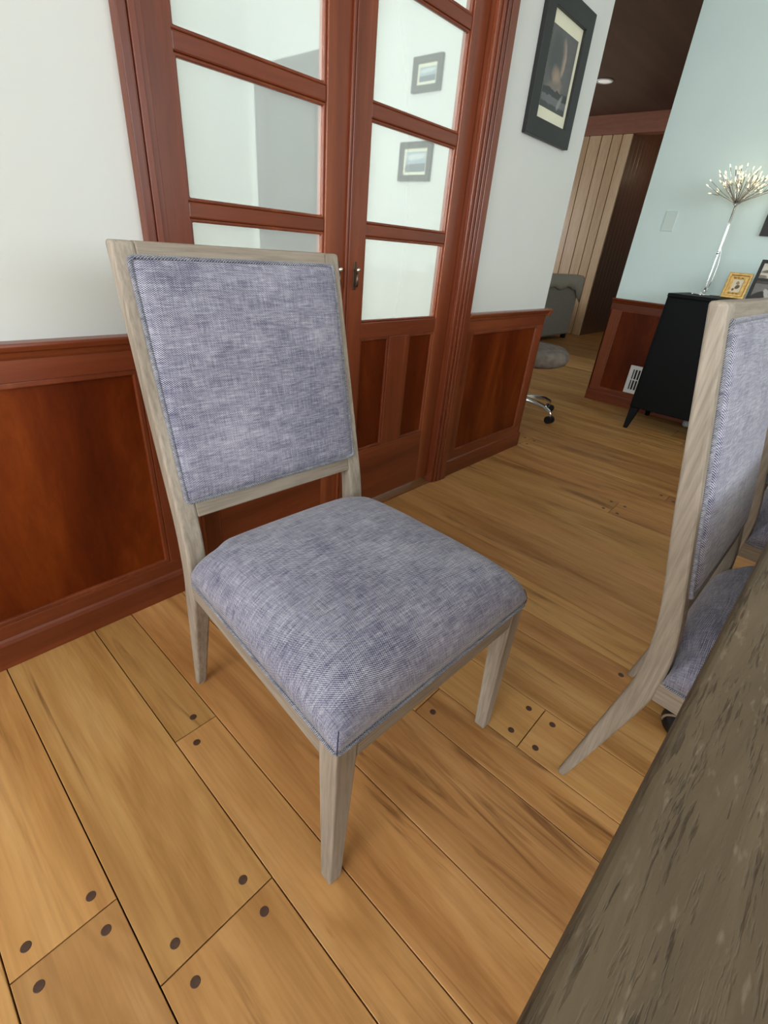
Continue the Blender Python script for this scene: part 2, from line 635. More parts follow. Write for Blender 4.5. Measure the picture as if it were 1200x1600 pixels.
for k in range(len(seams) - 1):
    x0, x1 = seams[k], seams[k + 1]
    w = x1 - x0
    spans = []
    if x1 <= 2.76:
        spans.append((YB, 1.272))
    elif x0 < RX - 0.02:
        spans.append((YB, YN))
    else:
        spans.append((1.50, YN))
    if 2.60 < x0 and x1 <= 2.76:
        spans = [(YB, YN)]
    for (a, b) in spans:
        key = [q for q in known if abs(q - x0) < 0.004]
        if key:
            js = list(known[key[0]])
        elif any(abs(q - x0) < 0.004 for q in noneb):
            js = []
        else:
            js = [random.uniform(-1.9, 0.9)] if x0 < RX else []
        lo = min(js) if js else None
        if lo is None:
            js += [-0.75 - random.random()] if a < -2 else []
        elif lo > -0.4:
            js += [lo - 1.9 - 0.4 * random.random()]
        y = (max(js) if js else a) + random.uniform(2.2, 2.9)
        while y < b - 0.6:
            js.append(y)
            y += random.uniform(1.6, 2.6)
        js = sorted(q for q in js if a + 0.15 < q < b - 0.15)
        cuts = [a] + js + [b]
        for y0, y1 in zip(cuts, cuts[1:]):
            pegs = []
            for end, s in ((y0, 1), (y1, -1)):
                if end in js and -0.9 < x0 < 3.0 and -0.6 < end < 1.3:
                    py = end + s * 0.034
                    if w < 0.13:
                        pegs.append((x0 + w * (0.6 if s > 0 else 0.34), py))
                    else:
                        ins = 0.031 if w < 0.19 else 0.041
                        pegs += [(x0 + ins, py), (x1 - ins, py)]
            if key and abs(x0 - 0.712) < 0.004:
                pegs = [(x0 + 0.032, q[1]) if q[1] < 0.438 else q for q in pegs]
            plank(x0, x1, y0, y1, pegs)

# ceilings
tag(boxes('ceiling', CEIL_W, [(XL - 0.1, RX + 0.1, YB - 0.1, 1.40, CEIL, CEIL + 0.1)]),
    'white flat ceiling of the dining room', 'ceiling', kind='structure')
tag(boxes('ceiling_living', CEIL_B, [(2.58, 9.8, 1.40, YN + 0.1, CEIL, CEIL + 0.1), (RX + 0.1, 9.8, 1.0, 1.40, CEIL, CEIL + 0.1)]),
    'dark brown ceiling of the living room beyond the opening', 'ceiling', kind='structure')

# wall with the doors (north)
wall_n = boxes('wall_north', PLASTER, [
    (XL - 0.12, 0.56, WY, WY + 0.12, 0, CEIL), (1.90, 2.70, WY, WY + 0.12, 0, CEIL), (0.56, 1.90, WY, WY + 0.12, DTOP + 0.02, CEIL)])
tag(wall_n, 'white plaster wall with mahogany wainscot around the double doors', 'wall', kind='structure')


def prism_x(bm, prof, x0, x1):
    """profile of (y, z) extruded along x"""
    add_loft(bm, [[(x0, y, z) for y, z in prof], [(x1, y, z) for y, z in prof]])


def prism_y(bm, prof, y0, y1):
    add_loft(bm, [[(x, y0, z) for x, z in prof], [(x, y1, z) for x, z in prof]])


def cap_prof(f, s, zt=0.806):
    """chair-rail cap: f = front coordinate of the plaster, s = direction towards the room"""
    return [(f, zt), (f + s * 0.036, zt), (f + s * 0.038, zt - 0.006), (f + s * 0.034, zt - 0.016), (f + s * 0.026, zt - 0.020),
            (f + s * 0.022, zt - 0.030), (f + s * 0.017, zt - 0.036), (f, zt - 0.036)]


def base_prof(f, s):
    return [(f, 0.0), (f + s * 0.020, 0.0), (f + s * 0.020, 0.072), (f + s * 0.017, 0.082), (f + s * 0.012, 0.088), (f, 0.088)]


def wainscot_x(x0, x1, panels, parent):
    s = -1
    f = WY
    bm = new_bm(); prism_x(bm, cap_prof(f, s), x0, x1); obj('chair_rail_cap', bm, RED_X, parent, 0.0015)
    bm = new_bm(); prism_x(bm, base_prof(f, s), x0, x1); obj('baseboard', bm, RED_X, parent, 0.0015)
    boxes('top_rail', RED_X, [(x0, x1, f - 0.015, f, 0.722, 0.771)], parent, 0.002)
    boxes('bottom_rail', RED_X, [(x0, x1, f - 0.0125, f, 0.086, 0.128)], parent, 0.002)
    xs = [x0] + [q for p in panels for q in p] + [x1]
    for a, b in zip(xs[0::2], xs[1::2]):
        if b - a > 0.004:
            boxes('stile', RED_Z, [(a, b, f - 0.0125, f, 0.127, 0.723)], parent, 0.002)
    for a, b in panels:
        boxes('panel', RED_P, [(a - 0.004, b + 0.004, f - 0.004, f, 0.124, 0.726)], parent)
        bm = new_bm()
        frame4(bm, (a, f - 0.001, 0.127), (b - a, 0, 0), (0, 0, 0.596), 0.014, 0.0, 0.0115)
        obj('panel_moulding', bm, RED_Z, parent, 0.003)


wainscot_x(XL, 0.548, [(-3.10, -2.32), (-2.22, -1.52), (-1.42, -0.62), (-0.52, 0.482)], wall_n)
wainscot_x(1.925, 2.70, [(1.992, 2.640)], wall_n)
# the return of the wainscot round the end of the wall
bm = new_bm()
prism_y(bm, cap_prof(2.70, 1), WY - 0.036, WY + 0.12)
obj('chair_rail_cap', bm, RED_Y, wall_n, 0.0015)
bm = new_bm()
prism_y(bm, base_prof(2.70, 1), WY - 0.020, WY + 0.12)
obj('baseboard', bm, RED_Y, wall_n, 0.0015)
boxes('end_stile', RED_Z, [(2.7, 2.7125, WY - 0.0125, WY + 0.12, 0.086, 0.771)], wall_n, 0.002)


# door casings (trim)
def casing(name, lst, label):
    """lst: (x0, x1, y_front) boards side by side"""
    bm = new_bm()
    for a, b, yf in lst:
        add_box(bm, a, b, yf, WY + 0.0, 0, DTOP + 0.05)
    return tag(obj(name, bm, RED_Z, bevel=0.004), label, 'door casing', kind='structure')


casing('trim_1', [(0.547, 0.566, 1.250), (0.566, 0.570, 1.2545), (0.570, 0.586, 1.250), (0.586, 0.601, 1.256)],
       'moulded mahogany door casing next to the long wainscot panel')
casing('trim_2', [(1.823, 1.842, 1.262), (1.842, 1.858, 1.255), (1.858, 1.862, 1.259), (1.862, 1.880, 1.251), (1.880, 1.884, 1.255), (1.884, 1.926, 1.249)],
       'moulded mahogany door casing next to the framed picture')
tag(boxes('trim_3', RED_X, [(0.547, 1.926, 1.248, WY, DTOP + 0.05, DTOP + 0.13)], bevel=0.004),
    'moulded mahogany head casing over the double doors', 'door casing', kind='structure')
jamb = boxes('trim_4', RED_Z, [(0.56, 0.6005, WY, WY + 0.12, 0, DTOP + 0.02), (1.8235, 1.90, WY, WY + 0.12, 0, DTOP + 0.02),
                               (0.6005, 1.8235, WY, WY + 0.12, DTOP, DTOP + 0.02)])
tag(jamb, 'mahogany door jamb lining the opening of the double doors', 'door jamb', kind='structure')
tag(boxes('trim_5', wood('threshold_oak', [srgb(110, 70, 36), srgb(130, 86, 48), srgb(142, 96, 56)], 0, 0.5),
          [(0.602, 1.822, 1.2725, 1.40, -0.021, 0.006)], bevel=0.003), 'light oak threshold strip under the double doors', 'threshold', kind='structure')


# double doors with frosted panes
DY0, DY1 = 1.295, 1.335


def door(name, x0, x1, g0, g1, label, handle_x, astragal):
    d = thing(name, label, 'door', ((x0 + x1) / 2, (DY0 + DY1) / 2, 0), kind='structure')
    cx, cy = (x0 + x1) / 2, (DY0 + DY1) / 2

    def B(nm, mat, lst, bev=0.002, par=d):
        return boxes(nm, mat, [(a - cx, b - cx, c - cy, e - cy, z0, z1) for a, b, c, e, z0, z1 in lst], par, bev)
    zb = 0.028
    B('stile', RED_Z, [(x0 + 0.001, g0, DY0, DY1, zb, DTOP - 0.004)])
    B('stile', RED_Z, [(g1, x1 - 0.001, DY0, DY1, zb, DTOP - 0.004)])
    rails = [(zb, 0.285), (0.735, 0.790), (1.985, DTOP - 0.004)]
    for z0, z1 in rails:
        B('rail', RED_X, [(g0, g1, DY0, DY1, z0, z1)])
    m = (g0 + g1) / 2
    B('mid_stile', RED_Z, [(m - 0.060, m + 0.060, DY0, DY1, 0.285, 0.735)])
    for a, b in ((g0, m - 0.060), (m + 0.060, g1)):
        B('panel', RED_P, [(a, b, DY0 + 0.012, DY1 - 0.012, 0.285, 0.735)])
        # raised bead round the panel
        bm = new_bm()
        frame4(bm, (a - cx, DY0 + 0.013 - cy, 0.285), (b - a, 0, 0), (0, 0, 0.45), 0.010, 0.0, 0.009)
        obj('panel_bead', bm, RED_Z, d, 0.002)
    mz = [(1.063, 1.098), (1.372, 1.408), (1.682, 1.716)]
    for z0, z1 in mz:
        B('muntin', RED_X, [(g0, g1, DY0 + 0.004, DY1 - 0.004, z0, z1)], 0.004)
    rows = [0.790] + [q for p in mz for q in p] + [1.985]
    for z0, z1 in zip(rows[0::2], rows[1::2]):
        pn = B('pane', CLEARIN, [(g0 - 0.004, g1 + 0.004, 1.3135, 1.3175, z0 - 0.004, z1 + 0.004)], 0)
        pn.data.materials.append(FROST)
        for pf in pn.data.polygons:
            if pf.normal.y < -0.9:
                pf.material_index = 1
        bm = new_bm()
        frame4(bm, (g0 - cx, 1.3135 - cy, z0), (g1 - g0, 0, 0), (0, 0, z1 - z0), 0.0085, 0.0, 0.012)
        obj('glazing_bead', bm, RED_Z, d, 0.003)
    if astragal:
        B('astragal', RED_Z, [(1.196, 1.206, DY0 - 0.009, DY0, zb, DTOP - 0.004), (1.209, 1.219, DY0 - 0.009, DY0, zb, DTOP - 0.004),
                              (1.205, 1.210, DY0 - 0.004, DY0, zb, DTOP - 0.004)], 0.003)
    # drop handle: plate, knob and hanging pull
    hx = handle_x - cx
    y = DY0 - cy
    bm = new_bm()
    add_box(bm, hx - 0.007, hx + 0.007, y - 0.003, y, 0.900, 0.985)
    h = obj('handle', bm, BRONZE, d, 0.002)
    bm = new_bm()
    add_tube(bm, [(hx, y - 0.003, 0.962), (hx, y - 0.012, 0.962), (hx, y - 0.018, 0.962), (hx, y - 0.024, 0.962)], [0.004, 0.004, 0.009, 0.005], 10)
    obj('knob', bm, SILVER, h, smooth=True)
    bm = new_bm()
    add_tube(bm, [(hx, y - 0.013, 0.955), (hx, y - 0.015, 0.935), (hx, y - 0.013, 0.915), (hx, y - 0.010, 0.910)], [0.003, 0.004, 0.006, 0.003], 8)
    obj('pull', bm, BRONZE, h, smooth=True)
    return d


door('door_1', DX0, DXM, 0.678, 1.114, 'mahogany door with frosted panes behind the front chair', 1.168, True)
door('door_2', DXM, DX1, 1.292, 1.735, 'mahogany door with frosted panes next to the framed picture wall', 1.247, False)

# wall behind the cabinet (east), with its wainscot
wall_e = boxes('wall_east', PLASTER_C, [(RX, RX + 0.12, YB - 0.12, 1.478, 0, CEIL)])
tag(wall_e, 'pale mint plaster wall with wainscot behind the black cabinet', 'wall', kind='structure')


def wainscot_y(y0, y1, panels, parent):
    f, s = RX, -1
    bm = new_bm(); prism_y(bm, cap_prof(f, s, 0.816), y0, y1); obj('chair_rail_cap', bm, RED_Y, parent, 0.0015)
    bm = new_bm(); prism_y(bm, base_prof(f, s), y0, y1); obj('baseboard', bm, RED_Y, parent, 0.0015)
    boxes('top_rail', RED_Y, [(f - 0.015, f, y0, y1, 0.735, 0.781)], parent, 0.002)
    boxes('bottom_rail', RED_Y, [(f - 0.0125, f, y0, y1, 0.086, 0.110)], parent, 0.002)
    ys = [y0] + [q for p in panels for q in p] + [y1]
    for a, b in zip(ys[0::2], ys[1::2]):
        boxes('stile', RED_Z, [(f - 0.0125, f, a, b, 0.109, 0.736)], parent, 0.002)
    for a, b in panels:
        boxes('panel', RED_P, [(f - 0.004, f, a - 0.004, b + 0.004, 0.106, 0.739)], parent)
        bm = new_bm()
        frame4(bm, (f - 0.001, b, 0.109), (0, a - b, 0), (0, 0, 0.627), 0.012, 0.0, 0.0115)
        obj('panel_moulding', bm, RED_Z, parent, 0.003)


wainscot_y(YB + 0.02, 1.490, [(-3.1, -2.2), (-2.1, -1.2), (-1.1, -0.2), (-0.1, 0.55), (0.65, 1.405)], wall_e)
boxes('end_stile', RED_Z, [(RX - 0.0125, RX + 0.12, 1.478, 1.4895, 0.086, 0.781)], wall_e, 0.002)

# west and south walls with the windows the daylight comes through
WW = (-1.39, 0.89, 0.90, 2.34)     # y0 y1 z0 z1 of the west window
wall_w = boxes('wall_west', PLASTER, [(XL - 0.12, XL, YB - 0.12, WW[0], 0, CEIL), (XL - 0.12, XL, WW[1], WY + 0.12, 0, CEIL),
                                      (XL - 0.12, XL, WW[0], WW[1], 0, WW[2]), (XL - 0.12, XL, WW[0], WW[1], WW[3], CEIL)])
tag(wall_w, 'white plaster wall with the wide side window', 'wall', kind='structure')
SW = (-1.48, 2.48, 1.08, 2.46)
wall_s = boxes('wall_south', PLASTER, [(XL - 0.12, SW[0], YB - 0.12, YB, 0, CEIL), (SW[1], RX + 0.12, YB - 0.12, YB, 0, CEIL),
                                       (SW[0], SW[1], YB - 0.12, YB, 0, SW[2]), (SW[0], SW[1], YB - 0.12, YB, SW[3], CEIL)])
tag(wall_s, 'white plaster wall with the broad window on the table side', 'wall', kind='structure')


def window(name, a0, a1, z0, z1, plane, axis, label):
    w = thing(name, label, 'window', (0, 0, 0), kind='structure')

    def bx(u0, u1, v0, v1, t0, t1):
        return (t0, t1, u0, u1, v0, v1) if axis == 'y' else (u0, u1, t0, t1, v0, v1)
    p = plane
    bars = [bx(a0, a0 + .05, z0, z1, p - .03, p + .03), bx(a1 - .05, a1, z0, z1, p - .03, p + .03),
            bx(a0, a1, z0, z0 + .05, p - .03, p + .03), bx(a0, a1, z1 - .05, z1, p - .03, p + .03)]
    n = 2 if a1 - a0 < 2.5 else 3
    for k in range(1, n):
        c = a0 + (a1 - a0) * k / n
        bars.append(bx(c - .025, c + .025, z0, z1, p - .03, p + .03))
    boxes('window_frame', WHITE, bars, w)
    for k in range(n):
        c0 = a0 + (a1 - a0) * k / n
        c1 = a0 + (a1 - a0) * (k + 1) / n
        boxes('pane', CLEAR, [bx(c0 + .026, c1 - .026, z0 + .051, z1 - .051, p - .002, p + .002)], w)
    return w


window('window_1', WW[0], WW[1], WW[2], WW[3], XL - 0.05, 'y', 'white framed side window lighting the front chair')
window('window_2', SW[0], SW[1], SW[2], SW[3], YB - 0.05, 'x', 'white framed broad window facing the double doors')

# hall behind the doors
tag(boxes('wall_hall_west', PLASTER, [(-0.32, -0.20, 1.40, 1.63, 0, CEIL), (-0.32, -0.20, 2.87, 4.12, 0, CEIL), (-0.32, -0.20, 1.63, 2.87, 0, 0.85), (-0.32, -0.20, 1.63, 2.87, 2.39, CEIL)]), 'white side wall of the hall behind the double doors', 'wall', kind='structure')
tag(boxes('wall_hall_east', PLASTER, [(2.58, 2.70, 1.40, YN + 0.12, 0, CEIL)]), 'white partition between the hall and the living room', 'wall', kind='structure')
tag(boxes('wall_hall_north', PLASTER, [(-0.2, 2.58, 4.0, 4.12, 0, CEIL)]),
    'white end wall of the hall behind the double doors', 'wall', kind='structure')
tag(boxes('ceiling_hall', CEIL_W, [(-0.32, 2.58, 1.40, 4.12, CEIL, CEIL + 0.1)]), 'white ceiling of the hall behind the double doors', 'ceiling', kind='structure')
tag(boxes('floor_hall', wood('hall_floor_oak', [srgb(150, 110, 70), srgb(180, 138, 92), srgb(196, 154, 108)], 1, 0.4), [(-0.2, 2.58, 1.40, 4.0, -0.021, 0.0)]),
    'pale wooden floor of the hall behind the double doors', 'floor', kind='structure')

window('window_4', 1.63, 2.87, 0.85, 2.39, -0.26, 'y', 'white framed window of the hall behind the double doors')
hd = thing('added_hall_door', 'grey panelled door added in the hall to darken the left frosted panes', 'door', (2.58, 3.46, 0), kind='structure')  # invented door, added so the left panes look darker and greyer
GREYD = plain('added_door_grey', srgb(84, 85, 81), 0.5, var=0.03)
boxes('leaf', GREYD, [(-0.026, -0.001, -0.42, 0.42, 0.005, 2.05)], hd, 0.002)
for z0, z1 in ((0.15, 0.85), (1.0, 1.9)):
    bm = new_bm()
    frame4(bm, (-0.026, 0.29, z0), (0, -0.58, 0), (0, 0, z1 - z0), 0.03, 0.0, 0.012)
    obj('panel_frame', bm, GREYD, hd, 0.003)
bm = new_bm()
add_tube(bm, [(-0.026, -0.36, 0.98), (-0.05, -0.36, 0.98), (-0.07, -0.36, 0.98), (-0.084, -0.36, 0.98)], [0.01, 0.01, 0.026, 0.012], 12)
obj('knob', bm, BRONZE, hd, smooth=True)

# living room beyond the opening
PX = 8.135
wall_p = boxes('wall_boards', DARKW, [(PX + 0.03, PX + 0.15, 3.235, YN + 0.12, 0, CEIL)])
tag(wall_p, 'wall of upright tan boards behind the grey sofa', 'wall', kind='structure')
grooves = [3.165]
while grooves[-1] < YN - 0.05:
    grooves.append(grooves[-1] + random.choice((0.135, 0.140, 0.150, 0.165)))
grooves[1:5] = [3.300, 3.438, 3.589, 3.767]
for a, b in zip(grooves, grooves[1:]):
    bm = new_bm()
    add_box(bm, -0.015, 0.015, -(b - a) / 2 + 0.005, (b - a) / 2 - 0.005, 0.0, 2.60)
    obj('board', bm, PLANKW, wall_p, 0.004, loc=(PX + 0.015, (a + b) / 2, 0))
beam = boxes('trim_6', BEAM, [(PX - 0.03, PX + 0.16, 1.50, YN, 2.602, CEIL)], bevel=0.004)
tag(beam, 'reddish wooden beam running above the tan wall boards', 'beam', kind='structure')
wall_d = boxes('wall_passage', DARKW, [(PX + 0.032, 9.8, 3.18, 3.235, 0, CEIL)])
tag(wall_d, 'glossy dark wood panelled wall of the passage beside the tan boards', 'wall', kind='structure')
for k in range(10):
    xa = PX + 0.04 + k * 0.14
    if xa < 9.36:
        bm = new_bm()
        add_box(bm, -0.0695, 0.0695, -0.006, 0.006, 0.0, 2.60)
        obj('dark_board', bm, DARKW, wall_d, 0.003, loc=(xa + 0.07, 3.174, 0))
tag(boxes('trim_7', BEAM, [(9.50, 9.56, 3.12, 3.168, 0, 2.15)]), 'reddish upright door trim at the end of the dark passage', 'door trim', kind='structure')
tag(boxes('wall_passage_end', DARKW, [(9.8, 9.92, 1.0, 3.3, 0, CEIL)]), 'dark end wall of the passage', 'wall', kind='structure')
tag(boxes('wall_living_south', PLASTER_C, [(RX + 0.12, 9.8, 1.36, 1.478, 0, CEIL)]), 'pale wall of the living room that backs onto the cabinet wall', 'wall', kind='structure')
tag(boxes('wall_living_north', PLASTER, [(2.70, 4.6, YN, YN + 0.12, 0, CEIL), (6.6, 9.8, YN, YN + 0.12, 0, CEIL), (4.6, 6.6, YN, YN + 0.12, 0, 0.8), (4.6, 6.6, YN, YN + 0.12, 2.3, CEIL)]),
    'white far wall of the living room with its window', 'wall', kind='structure')
window('window_3', 4.6, 6.6, 0.8, 2.3, YN + 0.06, 'x', 'white framed living room window')

plm = thing('passage_lamp', 'small warm ceiling lamp in the dark passage', 'ceiling light', (8.95, 2.25, CEIL))
bm = new_bm()
add_lathe(bm, [(0.06, -0.0005), (0.06, -0.02), (0.02, -0.03), (0.012, -0.10), (0.02, -0.12)], seg=20)
obj('canopy', bm, BRONZE, plm, smooth=True)
bm = new_bm()
add_lathe(bm, [(0.02, -0.12), (0.07, -0.15), (0.085, -0.20), (0.06, -0.25), (0.01, -0.262)], seg=24)
obj('globe', bm, plain('warm_globe', srgb(250, 236, 210), 0.4, emit=(1, 0.78, 0.5, 1), es=4.0), plm, smooth=True)
pd = bpy.data.lights.new('passage_glow', 'POINT')
pd.energy = 9.0
pd.color = (1.0, 0.80, 0.56)
pd.shadow_soft_size = 0.09
pq = bpy.data.objects.new('passage_glow', pd)
COL.objects.link(pq)
pq.parent = plm
pq.location = (0, 0, -0.36)

# recessed ceiling light of the living room
rl = thing('recessed_light', 'round white recessed light in the dark brown ceiling', 'ceiling light', (6.70, 3.085, CEIL))
bm = new_bm()
add_lathe(bm, [(0.085, -0.0005), (0.095, -0.004), (0.092, -0.010), (0.076, -0.012), (0.072, -0.004), (0.072, -0.0005)], seg=28)
obj('trim_ring', bm, WHITE, rl, smooth=True)
bm = new_bm()
add_lathe(bm, [(0.0715, -0.008), (0.05, -0.0085), (0.01, -0.009)], seg=28)
obj('lens', bm, plain('lamp_lens', srgb(235, 232, 225), 0.4, emit=(1, 0.95, 0.88, 1), es=0.35), rl, smooth=True)


# ------------------------------------------------------------------ dining chairs
def interp(tab, z):
    for (ya, za), (yb, zb) in zip(tab, tab[1:]):
        if za <= z <= zb:
            return ya + (yb - ya) * (z - za) / (zb - za)
    return tab[-1][0] if z > tab[-1][1] else tab[0][0]


BK = [(0.060, 0.0), (0.0135, 0.290), (0.002, 0.363), (-0.001, 0.400), (0.0, 0.434), (0.005, 0.497), (0.013, 0.545), (0.037, 0.645), (0.053, 0.712), (0.117, 1.018)]
FT = [(0.042, 0.0), (-0.010, 0.218), (-0.036, 0.330), (-0.041, 0.365), (-0.042, 0.400), (-0.041, 0.440), (-0.034, 0.497), (-0.019, 0.560), (0.005, 0.660), (0.021, 0.726), (0.092, 1.018)]
HWR = 0.242      # half width over the rear stiles
HWF = 0.262      # half width over the front legs
YF = -0.541      # front face of the seat frame
ZR0, ZR1 = 0.352, 0.396


def cushion(name, fx, nu, nv, mat, parent, smooth=True):
    """fx(u, v) -> (point, uv) over [-1,1]^2, closed underneath by a flat fan"""
    bm = new_bm()
    uvl = bm.loops.layers.uv.new('uv')

    def dist(n):
        return [math.sin(math.pi / 2 * (2 * q / n - 1)) * 0.62 + (2 * q / n - 1) * 0.38 for q in range(n + 1)]
    us, vs = dist(nu), dist(nv)
    vt, uv = {}, {}
    for a, u in enumerate(us):
        for b, v in enumerate(vs):
            p, q = fx(u, v)
            vt[a, b] = bm.verts.new(p)
            uv[a, b] = q
    for a in range(nu):
        for b in range(nv):
            ks = [(a, b), (a + 1, b), (a + 1, b + 1), (a, b + 1)]
            f = bm.faces.new([vt[k] for k in ks])
            for lp, k in zip(f.loops, ks):
                lp[uvl].uv = uv[k]
    ring = [(a, 0) for a in range(nu)] + [(nu, b) for b in range(nv)] + [(a, nv) for a in range(nu, 0, -1)] + [(0, b) for b in range(nv, 0, -1)]
    bm.faces.new([vt[k] for k in ring][::-1])
    return obj(name, bm, mat, parent, smooth=smooth)


def pipe_uv(name, pts, r, mat, parent, cyclic=True):
    """piping cord with UV in metres"""
    bm = new_bm()
    add_tube(bm, pts, r, 8, cyclic)
    uvl = bm.loops.layers.uv.new('uv')
    for f in bm.faces:
        for lp in f.loops:
            c = lp.vert.co
            lp[uvl].uv = (c.x + c.z * 0.7, c.y + c.z)
    return obj(name, bm, mat, parent, smooth=True)


def rounded_loop(pts, r, n=4):
    out = []
    m = len(pts)
    for k in range(m):
        p0, p1, p2 = Vector(pts[k - 1]), Vector(pts[k]), Vector(pts[(k + 1) % m])
        a = p1 + (p0 - p1).normalized() * r
        b = p1 + (p2 - p1).normalized() * r
        for q in range(n + 1):
            t = q / n
            out.append(a * (1 - t) ** 2 + p1 * 2 * t * (1 - t) + b * t * t)
    # add points along the straight runs
    res = []
    for k in range(len(out)):
        p, q = out[k], out[(k + 1) % len(out)]
        res.append(p)
        if (q - p).length > 0.05:
            steps = int((q - p).length / 0.04)
            res += [p.lerp(q, s / steps) for s in range(1, steps)]
    return res


def make_chair(label, loc, rz):
    ch = thing('dining_chair', label, 'chair', loc, rz, 'matching upholstered dining chairs')
    zs = [0.0, 0.05, 0.1, 0.15, 0.2, 0.25, 0.29, 0.32, 0.345, 0.365, 0.385, 0.405, 0.425, 0.45, 0.475, 0.5, 0.53, 0.56, 0.6, 0.64, 0.68, 0.72, 0.78, 0.85, 0.93, 1.018]
    # smooth the stile profile a little
    def sm(tab, z):
        return sum(interp(tab, min(max(z + d, 0), 1.018)) for d in (-0.03, -0.015, 0, 0.015, 0.03)) / 5 if 0.05 < z < 0.95 else interp(tab, z)
    for s in (-1, 1):
        rings = []
        for z in zs:
            k = min(1.0, z / 0.33)
            xo = HWR - 0.010 * (1 - k)
            wd = 0.025 + 0.015 * k
            b, f = sm(BK, z), sm(FT, z)
            rings.append([(s * (xo - wd), f, z), (s * xo, f, z), (s * xo, b, z), (s * (xo - wd), b, z)])
        bm = new_bm()
        add_loft(bm, rings)
        o = obj('rear_leg_and_stile', bm, OAK_Z, ch, 0.006, seg=3)
        bm = new_bm()
        add_lathe(bm, [(0.008, -0.0), (0.009, 0.001), (0.009, 0.003)], s * (HWR - 0.0225), 0.051, 12)
        obj('glide', bm, GLIDE, o)
    for s in (-1, 1):
        bm = new_bm()
        rings = []
        for z in (0.003, 0.10, 0.20, 0.30, ZR0, ZR1):
            k = z / ZR1
            wd = 0.028 + 0.016 * k
            rings.append([(s * (HWF - wd), YF, z), (s * HWF, YF, z), (s * HWF, YF + wd, z), (s * (HWF - wd), YF + wd, z)])
        add_loft(bm, rings)
        o = obj('front_leg', bm, OAK_Z, ch, 0.003)
        bm = new_bm()
        add_lathe(bm, [(0.009, 0.0), (0.010, 0.001), (0.010, 0.004)], s * (HWF - 0.014), YF + 0.014, 12)
        obj('glide', bm, GLIDE, o)
    # seat frame
    boxes('front_rail', OAK_X, [(-HWF + 0.043, HWF - 0.043, YF + 0.001, YF + 0.024, ZR0, ZR1)], ch, 0.002)
    boxes('rear_rail', OAK_X, [(-HWR + 0.038, HWR - 0.038, -0.036, -0.010, ZR0, ZR1)], ch, 0.002)
    for s in (-1, 1):
        bm = new_bm()
        ya, yb = YF + 0.043, -0.038
        pr = []
        for y in (ya, yb):
            t = (y - YF) / (-0.04 - YF)
            xo = HWF + (HWR - HWF) * t - 0.001
            pr.append([(s * (xo - 0.022), y, ZR0), (s * xo, y, ZR0), (s * xo, y, ZR1), (s * (xo - 0.022), y, ZR1)])
        add_loft(bm, pr)
        obj('side_rail', bm, OAK_Y, ch, 0.002)
    # seat cushion
    yr = -0.040

    def seat_fx(u, v):
        # v -1 front .. 1 rear
        t = (v + 1) / 2
        hw = HWF + (HWR - HWF) * t
        e = max(0.0, (1 - abs(u) ** 12)) * max(0.0, (1 - abs(v) ** 12))
        side = e ** 0.5
        crown = (1 - abs(u) ** 2.6) * (1 - abs(v) ** 2.6)
        bul = math.sin(math.pi * min(1, side) ** 0.8)
        x = u * hw + (1 if u > 0 else -1) * 0.009 * bul * abs(u) ** 8
        y = YF + (yr - YF) * t
        if v < 0:
            y -= 0.008 * bul * abs(v) ** 8
        else:
            q = min(1.0, max(0.0, (0.82 - abs(u)) / 0.2))
            y += 0.028 * v ** 6 * q * q * (3 - 2 * q)
        z = ZR1 + 0.003 + 0.082 * side + 0.036 * crown ** 0.75
        cu = x + (1 if u > 0 else -1) * abs(u) ** 12 * (1 - side) * 0.08
        cv = y - (1 if v < 0 else -1) * abs(v) ** 12 * (1 - side) * 0.08
        return (x, y, z), (cu, cv)
    seat = cushion('seat_cushion', seat_fx, 64, 64, BLUE, ch)
    for s in (-1, 1):
        pts = []
        for q in range(9):
            w_ = 1 - 0.05 * (q / 8) ** 1.5
            p_ = Vector(seat_fx(s * w_, -w_)[0])
            pts.append(p_ + Vector((s * 0.0001, -0.0001, 0.0001)))
        bm = new_bm()
        add_tube(bm, pts, 0.0008, 6)
        obj('corner_seam', bm, SEAM, seat, smooth=True)
    zp = ZR1 + 0.0035
    loop = rounded_loop([(-HWF - 0.0015, YF - 0.0015, zp), (HWF + 0.0015, YF - 0.0015, zp), (HWR + 0.0015, yr - 0.004, zp), (-HWR - 0.0015, yr - 0.004, zp)], 0.012)
    pipe_uv('piping', loop, 0.0036, PIPE, seat)

    # backrest frame
    def fy(z):
        return interp(FT, z)

    def by(z):
        return interp(BK, z)
    bm = new_bm()
    z0, z1 = 0.972, 1.018
    pr = []
    n = 10
    for q in range(n + 1):
        x = (-1 + 2 * q / n) * (HWR - 0.039)
        d = 0.0
        pr.append([(x, fy(z0) + d, z0), (x, fy(z1) + d, z1), (x, by(z1) + d, z1), (x, by(z0) + d, z0)])
    add_loft(bm, pr)
    obj('top_rail', bm, OAK_X, ch, 0.003)
    bm = new_bm()
    z0, z1 = 0.534, 0.598
    x = HWR - 0.039
    add_loft(bm, [[(sx, fy(z0) + 0.001, z0), (sx, fy(z1) + 0.001, z1), (sx, by(z1), z1), (sx, by(z0), z0)] for sx in (-x, x)])
    obj('lower_back_rail', bm, OAK_X, ch, 0.003)
    # upholstered back panel, front and rear
    PH, Z0, Z1 = 0.219, 0.569, 0.994
    sl = Vector((0, fy(0.95) - fy(0.68), 0.95 - 0.68)).normalized()
    nr = Vector((0, -sl.z, sl.y))
    org = Vector((0, fy(0.68), 0.68)) - sl * (0.68 / sl.z)   # point at z = 0 on the line
    L0, L1 = Z0 / sl.z, Z1 / sl.z

